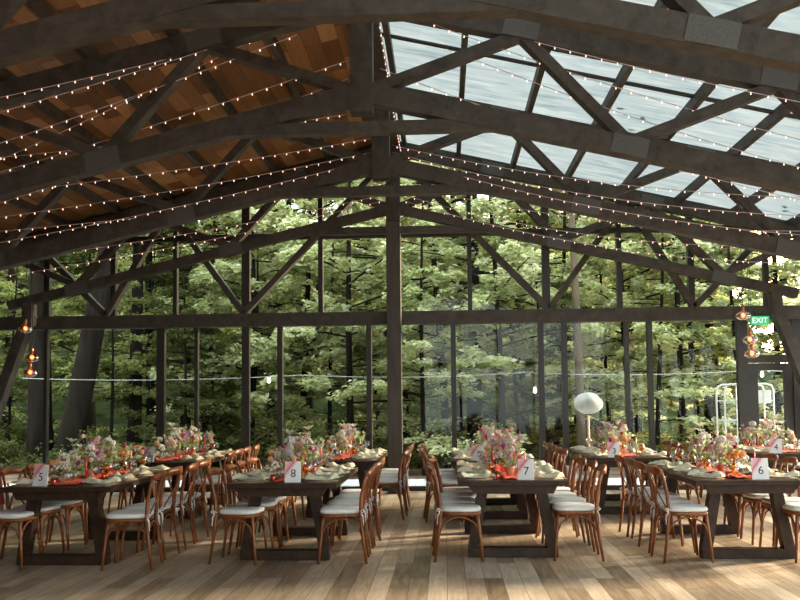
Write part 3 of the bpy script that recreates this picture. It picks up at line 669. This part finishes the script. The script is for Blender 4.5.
def flower(kind, col, parent, loc, tilt=(0, 0), sc=1):
    if (kind, col) not in FKM:
        if col not in FCM: FCM[col] = leafy(col + ' petals', [(.2, tuple(c * .75 for c in FC[col])), (.7, FC[col])], .3, .6)
        o = FK[kind](col).build('bloom', FCM[col]); FKM[(kind, col)] = o.data; bpy.data.objects.remove(o)
    o = bpy.data.objects.new('bloom', FKM[(kind, col)]); C.objects.link(o); o.parent = parent; o.location = loc; o.rotation_euler = (tilt[0], tilt[1], random.uniform(0, 6)); o.scale = (sc,) * 3
VASE = dict(pot=([(.001, 0), (.032, 0), (.044, .07), (.046, .085), (.041, .085), (.038, .07), (.001, .06)], plain('blush ceramic', (.48, .23, .16), .6)),
            bowl=([(.001, 0), (.04, .002), (.06, .03), (.052, .075), (.046, .09), (.043, .09), (.05, .07), (.056, .03), (.001, .01)], M_clear),
            bottle=([(.001, 0), (.03, 0), (.033, .01), (.033, .08), (.014, .11), (.012, .15), (.015, .155), (.010, .155), (.009, .11), (.001, .1)], M_amber),
            bud=([(.001, 0), (.022, 0), (.028, .03), (.02, .07), (.010, .11), (.012, .14), (.009, .14), (.007, .10), (.001, .09)], M_clear),
            jug=([(.001, 0), (.035, 0), (.05, .05), (.035, .1), (.03, .13), (.036, .145), (.032, .145), (.027, .13), (.001, .1)], M_pinkg))
def arrangement(name, cat, vase, blooms, seed, green=60, spread=.1, hgt=.28, gl=.05):
    rr = random.Random(seed); r = empty(name); tag(r, None, cat, 'flower arrangements along the table runners')
    prof, vm = VASE[vase]; MB().lathe(prof, 18).build('vase', vm, r); top = prof[len(prof) // 2][1]
    st = MB()
    for kind, col, k in blooms:
        for q in range(k):
            a = rr.uniform(0, 6.28); d = spread * math.sqrt(rr.random()); h = hgt * rr.uniform(.62, 1.0) * (1.1 - .5 * d / max(spread, .01))
            p = (d * math.cos(a), d * math.sin(a), h)
            st.tube([(0, 0, top * .4), (p[0] * .25, p[1] * .25, max(top, h * .5)), p], .0025, 5, False)
            flower(kind, col, r, p, (-p[1] * 4 + rr.uniform(-.2, .2), p[0] * 4 + rr.uniform(-.2, .2)), rr.uniform(.85, 1.2))
    st.build('stem', M_stem, r)
    if green:
        rg = np.random.default_rng(seed); a = rg.uniform(0, 6.28, green); d = spread * 1.15 * np.sqrt(rg.random(green)); P = np.stack([d * np.cos(a), d * np.sin(a), top + (hgt - top) * rg.uniform(0, .85, green)], 1)
        leaf_mesh('foliage', P, np.array([0, 0, .7]) + rg.normal(0, .7, P.shape), gl, rg, M_sprig, r)
    return Proto(r)
AR = dict(
    mix=(arrangement('flower_bouquet', 'flowers', 'pot', [('rose', 'pink', 2), ('cluster', 'white', 3), ('daisy', 'purple', 2), ('pom', 'magenta', 1), ('rose', 'blush', 3), ('spike', 'lilac', 2)], 1, 40, .13, .34), 'pink, purple and white bouquet in blush pot'),
    pale=(arrangement('flower_bouquet', 'flowers', 'bowl', [('cluster', 'white', 3), ('rose', 'blush', 3), ('pom', 'peach', 2), ('spike', 'white', 2), ('pom', 'purple', 1)], 2, 40, .13, .30), 'white and blush bouquet in clear bowl'),
    lily=(arrangement('bud_vase', 'flowers', 'bud', [('lily', 'white', 3), ('daisy', 'white', 1)], 3, 10, .06, .58), 'clear bud vase with tall white blooms'),
    amb=(arrangement('flower_bottle', 'flowers', 'bottle', [('pom', 'orange', 3), ('rose', 'peach', 2), ('rose', 'red', 1)], 4, 14, .06, .25), 'amber bottle with orange blooms'),
    tall=(arrangement('flower_vase', 'flowers', 'jug', [('pom', 'blush', 3), ('spike', 'pink', 2), ('rose', 'red', 1), ('cluster', 'lilac', 1), ('daisy', 'white', 4)], 5, 20, .13, .52), 'coral glass jug with tall blush stems'),
    green=(arrangement('flower_vase', 'flowers', 'bud', [('daisy', 'yellow', 3), ('spike', 'white', 2), ('pom', 'white', 2)], 6, 110, .14, .34), 'clear vase of pale blooms and greens'))
def candle(col, name, cm):
    r = empty('taper_candle'); tag(r, None, 'candle', 'taper candles on the tables')
    MB().lathe([(.001, 0), (.036, 0), (.036, .006), (.012, .012), (.014, .045), (.011, .045), (.001, .03)], 14).build('holder', M_clear, r)
    MB().lathe([(.001, .03), (.0105, .031), (.009, .25), (.001, .254)], 10).build('wax', cm, r)
    MB().tube([(0, 0, .25), (0, .001, .262)], .0012, 5).build('wick', M_dark, r)
    return Proto(r)
CAN = [(candle(c, n, plain(n + ' wax', c, .5, .03)), n) for c, n in (((.55, .03, .04), 'red'), ((.45, .55, .10), 'lime green'), ((.85, .42, .22), 'peach'))]
tl_ = empty('tealight_holder'); tag(tl_, None, 'tealight', 'coral tealight glasses on the runners')
MB().lathe([(.001, 0), (.028, 0), (.034, .03), (.036, .062), (.033, .062), (.031, .03), (.001, .006)], 16).build('glass_cup', M_pinkg, tl_)
MB().lathe([(.001, .008), (.02, .008), (.02, .022), (.001, .022)], 12).build('wax', M_plate, tl_)
MB().lathe([(.001, .022), (.005, .027), (.004, .034), (.001, .042)], 8).build('flame', M_flame, tl_)
TL = Proto(tl_)
def cardmat():
    m, N, Lk, out = mat('table card with pink wash'); p = N('BsdfPrincipled'); p.inputs['Roughness'].default_value = .5
    tc = N('TexCoord'); sx = N('SeparateXYZ'); Lk(tc.outputs['Object'], sx.inputs[0])
    a = N('Math'); a.operation = 'MULTIPLY_ADD'; Lk(sx.outputs[2], a.inputs[0]); a.inputs[1].default_value = -.75; Lk(sx.outputs[0], a.inputs[2])
    nz = N('TexNoise'); nz.inputs['Scale'].default_value = 30; Lk(tc.outputs['Object'], nz.inputs['Vector'])
    b = N('Math'); b.operation = 'MULTIPLY_ADD'; Lk(nz.outputs['Fac'], b.inputs[0]); b.inputs[1].default_value = .03; Lk(a.outputs[0], b.inputs[2])
    mr = N('MapRange'); mr.inputs['From Min'].default_value = -.235; mr.inputs['From Max'].default_value = .10; Lk(b.outputs[0], mr.inputs[0])
    Lk(ramp(N, Lk, mr.outputs[0], [(.05, (.88, .62, .64)), (.26, (.82, .42, .48)), (.33, (.62, .14, .22)), (.38, (.84, .58, .62)), (.46, (.88, .88, .90))]), p.inputs['Base Color']); Lk(p.outputs[0], out.inputs[0]); return m
M_card = cardmat(); M_ink = plain('dark ink', (.03, .02, .04), .6)
def number_card(n, loc, rz, label):
    r = empty('table_number', loc, rz); tag(r, label, 'table number', 'table number cards')
    c = MB().box(-.08, .08, -.002, .002, 0, .205).build('card', M_card, r); c.rotation_euler = (R(-9), 0, 0)
    t = text_mesh(n, .11, M_ink, c, 'number', (.005, -.0035, .085), .001)
    m = MB().tube([(0, .0, .03), (0, .07, .004)], .003, 6).tube([(-.05, .003, .004), (.05, .003, .004)], .004, 6); m.build('stand', M_clear, r)

# ------------------------------------------------------------------ lay the tables
TABLES = [  # x, y0, number, phrase, runner order
    ('table 5', -3.70, 8.12, '5'), ('table 8', -1.585, 8.38, '8'), ('table 7', .65, 8.53, '7'), ('table 6', 2.895, 8.46, '6'),
    ('the table behind table 5', -3.78, 11.42, '2'), ('the table behind table 8', -1.43, 11.46, None), ('the table behind table 7', .61, 11.26, '1'), ('the table behind table 6', 2.45, 11.74, '3'), ('the rear table by the exit', 4.82, 12.4, '4')]
tl = ['dark trestle table carrying the number 5 card, in deep shade', 'dark trestle table carrying the number 8 card, left of the centre aisle', 'dark trestle table carrying the number 7 card, right of the centre aisle', 'dark trestle table carrying the number 6 card',
      'dark trestle table directly behind table 5', 'dark trestle table directly behind table 8', 'dark trestle table directly behind table 7', 'dark trestle table directly behind table 6', 'dark trestle table at the rear by the exit door']
ORD = ['first', 'second', 'third', 'last']
COFF = {('table 8', 1): .03, ('table 8', -1): -.13, ('table 7', -1): .0, ('table 7', 1): .05, ('table 6', -1): .08, ('table 6', 1): .0, ('table 5', 1): .15, ('table 5', -1): -.05}
SKIP_CHAIR = set(); SKIP = set()
rc = random.Random(21)
for ti, (tn, tx, ty, num) in enumerate(TABLES):
    TB.put((tx, ty, 0), 0, tl[ti])
    rnr = []
    for j in range(72):
        v = j / 71; y = ty + .16 + (LT - .3) * v; row = []
        for i in range(9):
            u = i / 8 * 2 - 1; w = .10 + .02 * math.sin(9 * v + ti) + .012 * math.sin(31 * v + 2 * ti)
            z = HT + .004 + .011 * (1 + math.sin(40 * v + 4 * u + ti)) * (1 if abs(u) > .55 else .35) * .8 + .004 * (1 + math.sin(90 * v - 6 * u))
            row.append((tx + .02 * math.sin(5 * v + ti) + w * u, y, z))
        rnr.append(row)
    o = MB().grid(rnr).build('table_runner', M_run); so = o.modifiers.new('thick', 'SOLIDIFY'); so.thickness = .0025; so.offset = 1
    tag(o, f'crinkled coral gauze runner along the middle of {tn}', 'table runner', 'coral table runners')
    if num: number_card(num, (tx + {'5': -.2, '8': .09, '7': .13, '6': .12}.get(num, -.2), ty + .11, HT), R(rc.uniform(-8, 8) - 6), f'white number card with pink wash, front of {tn}')
    for s, sd in ((-1, 'left'), (1, 'right')):
        for k in range(4):
            y = ty + .13 + .53 * k; off = COFF.get((tn, s), .1)
            where = f'{ORD[k]} from front, {sd} side of {tn}'
            if (ti, s, k) not in SKIP_CHAIR:
                CH.put((tx + s * (WT / 2 + off) + rc.uniform(-.02, .02), y + rc.uniform(-.03, .03), 0), R(90 * s) + R(rc.uniform(-7, 7)), f'wooden cross-back chair, {where}')
            yp = ty + .25 + .52 * k; xp = tx + s * (WT / 2 - .185)
            MTP.put((xp, yp, HT), rc.uniform(0, 6), f'woven placemat, {where}')
            PLP.put((xp, yp, HT + .0068), 0, f'cream plate, {where}')
            NAP[rc.randint(0, 3)].put((xp, yp, HT + .0275), R(90) * s + R(rc.uniform(-50, 50)), f'sage napkin, {where}')
            WGcP.put((tx + s * .225, yp + .17, HT), 0, f'wine glass, {where}')
            WGaP.put((tx + s * .20, yp + .02 + rc.uniform(-.03, .03), HT), 0, f'amber goblet, {where}') if (k + ti + (s > 0)) % 2 == 0 else None
    order = [['pale', 'lily', 'mix', 'tall', 'green', 'mix', 'amb', 'pale'], ['pale', 'mix', 'lily', 'tall', 'amb', 'mix', 'lily', 'green'], ['mix', 'amb', 'tall', 'mix', 'pale', 'tall', 'green', 'mix'], ['amb', 'pale', 'mix', 'tall', 'pale', 'mix', 'green', 'lily']][ti % 4]
    od8 = ['first', 'second', 'third', 'fourth', 'fifth', 'sixth', 'seventh', 'last']
    for k, a in enumerate(order):
        y = ty + .30 + .225 * k; x = tx + rc.uniform(-.07, .07)
        AR[a][0].put((x, y, HT + .028), rc.uniform(0, 6.28), f'{AR[a][1]}, {od8[k]} along {tn}', None, rc.uniform(.95, 1.15))
    for k in range(3):
        p, n = CAN[(k + ti) % 3]; p.put((tx + (-1) ** k * .15, ty + .36 + .62 * k, HT), 0, f'{n} taper candle in a clear holder on {tn}')
        TL.put((tx + (-1) ** (k + 1) * .13, ty + .28 + .6 * k, HT), 0, f'coral glass tealight, {ORD[k]} from the front on {tn}')

# red shawl over the chair at the picture's edge
sx_, sy_ = -3.70 - WT / 2 + .05, 8.12 + .13
P = []
for j in range(15):
    v = j / 14; row = []
    for i in range(13):
        u = i / 12 * 2 - 1; a = (v - .5) * 2
        x = (-.305 - .032 * (1 - u * u)) + (.034 if a > 0 else -.034) * min(1, abs(a) * 4) + (.10 * a ** .8 if a > 0 else 0); z = .925 - (abs(a) ** 1.1) * .36 + .006 * math.sin(9 * u)
        row.append((sx_ + x + .01 * math.sin(7 * u + 3 * a), sy_ + .22 * u * (1 - .1 * abs(a)), z))
    P.append(row)
o = MB().grid(P).build('red_shawl', plain('dark red wool', (.24, .02, .02), .9)); m = o.modifiers.new('thick', 'SOLIDIFY'); m.thickness = .008
tag(o, 'dark red shawl hung over the chair back beside table 5', 'shawl')

for p in PROTOS:                                   # nothing of a kind that was not placed stays behind
    if not p.used:
        for c in [x for x in bpy.data.objects if x.parent and (x.parent == p.root or x.parent.parent == p.root)]: bpy.data.objects.remove(c)
        bpy.data.objects.remove(p.root)

# ------------------------------------------------------------------ light, sky, camera
SUN = Vector((.85, .45, .27)).normalized()
w = bpy.data.worlds.new('sky'); bpy.context.scene.world = w; w.use_nodes = True; nt = w.node_tree; nt.nodes.clear()
o_ = nt.nodes.new('ShaderNodeOutputWorld'); bg = nt.nodes.new('ShaderNodeBackground'); tc = nt.nodes.new('ShaderNodeTexCoord')
sep = nt.nodes.new('ShaderNodeSeparateXYZ'); nt.links.new(tc.outputs['Generated'], sep.inputs[0])
cr = nt.nodes.new('ShaderNodeValToRGB'); e = cr.color_ramp.elements; e[0].position = 0; e[0].color = (.80, .86, .88, 1); e[1].position = .6; e[1].color = (.86, .95, 1.0, 1)
nt.links.new(sep.outputs[2], cr.inputs[0])
dt = nt.nodes.new('ShaderNodeVectorMath'); dt.operation = 'DOT_PRODUCT'; nt.links.new(tc.outputs['Generated'], dt.inputs[0]); gd = Vector((.3966, 1, .150)).normalized(); dt.inputs[1].default_value = gd
pw = nt.nodes.new('ShaderNodeMath'); pw.operation = 'POWER'; mxm = nt.nodes.new('ShaderNodeMath'); mxm.operation = 'MAXIMUM'; mxm.inputs[1].default_value = 0; nt.links.new(dt.outputs['Value'], mxm.inputs[0]); nt.links.new(mxm.outputs[0], pw.inputs[0]); pw.inputs[1].default_value = 60
sc_ = nt.nodes.new('ShaderNodeVectorMath'); sc_.operation = 'SCALE'; sc_.inputs[0].default_value = (9, 5.4, 2.0); nt.links.new(pw.outputs[0], sc_.inputs['Scale'])
ad = nt.nodes.new('ShaderNodeVectorMath'); nt.links.new(cr.outputs[0], ad.inputs[0]); nt.links.new(sc_.outputs[0], ad.inputs[1])
nt.links.new(ad.outputs[0], bg.inputs[0]); bg.inputs[1].default_value = 2.2; nt.links.new(bg.outputs[0], o_.inputs[0])
sl = bpy.data.lights.new('low_sun', 'SUN'); sl.energy = 9.0; sl.angle = R(10); sl.color = (1, .80, .55)
so = bpy.data.objects.new('low_sun', sl); C.objects.link(so); so.rotation_euler = SUN.to_track_quat('Z', 'Y').to_euler()

cam = bpy.data.cameras.new('camera'); co = bpy.data.objects.new('camera', cam); C.objects.link(co)
f, r2, u2, fw = 870, R2, U2, FW
co.matrix_world = Matrix(((r2.x, u2.x, -fw.x, 0), (r2.y, u2.y, -fw.y, 0), (r2.z, u2.z, -fw.z, 1.55), (0, 0, 0, 1)))
cam.sensor_fit = 'HORIZONTAL'; cam.sensor_width = 36; cam.lens = f / 800 * 36; cam.shift_x = (400 - 399.4) / 800; cam.shift_y = (347.2 - 300) / 800; cam.clip_end = 400
S = bpy.context.scene; S.camera = co
S.view_settings.view_transform = 'Standard'; S.view_settings.look = 'None'; S.view_settings.gamma = 1; S.view_settings.use_curve_mapping = False; S.view_settings.exposure = 1.45
cy = S.cycles
cy.max_bounces = 8; cy.diffuse_bounces = 5; cy.glossy_bounces = 3; cy.transmission_bounces = 4; cy.transparent_max_bounces = 24; cy.caustics_reflective = False; cy.caustics_refractive = False
cy.use_denoising = True; cy.sample_clamp_indirect = 6
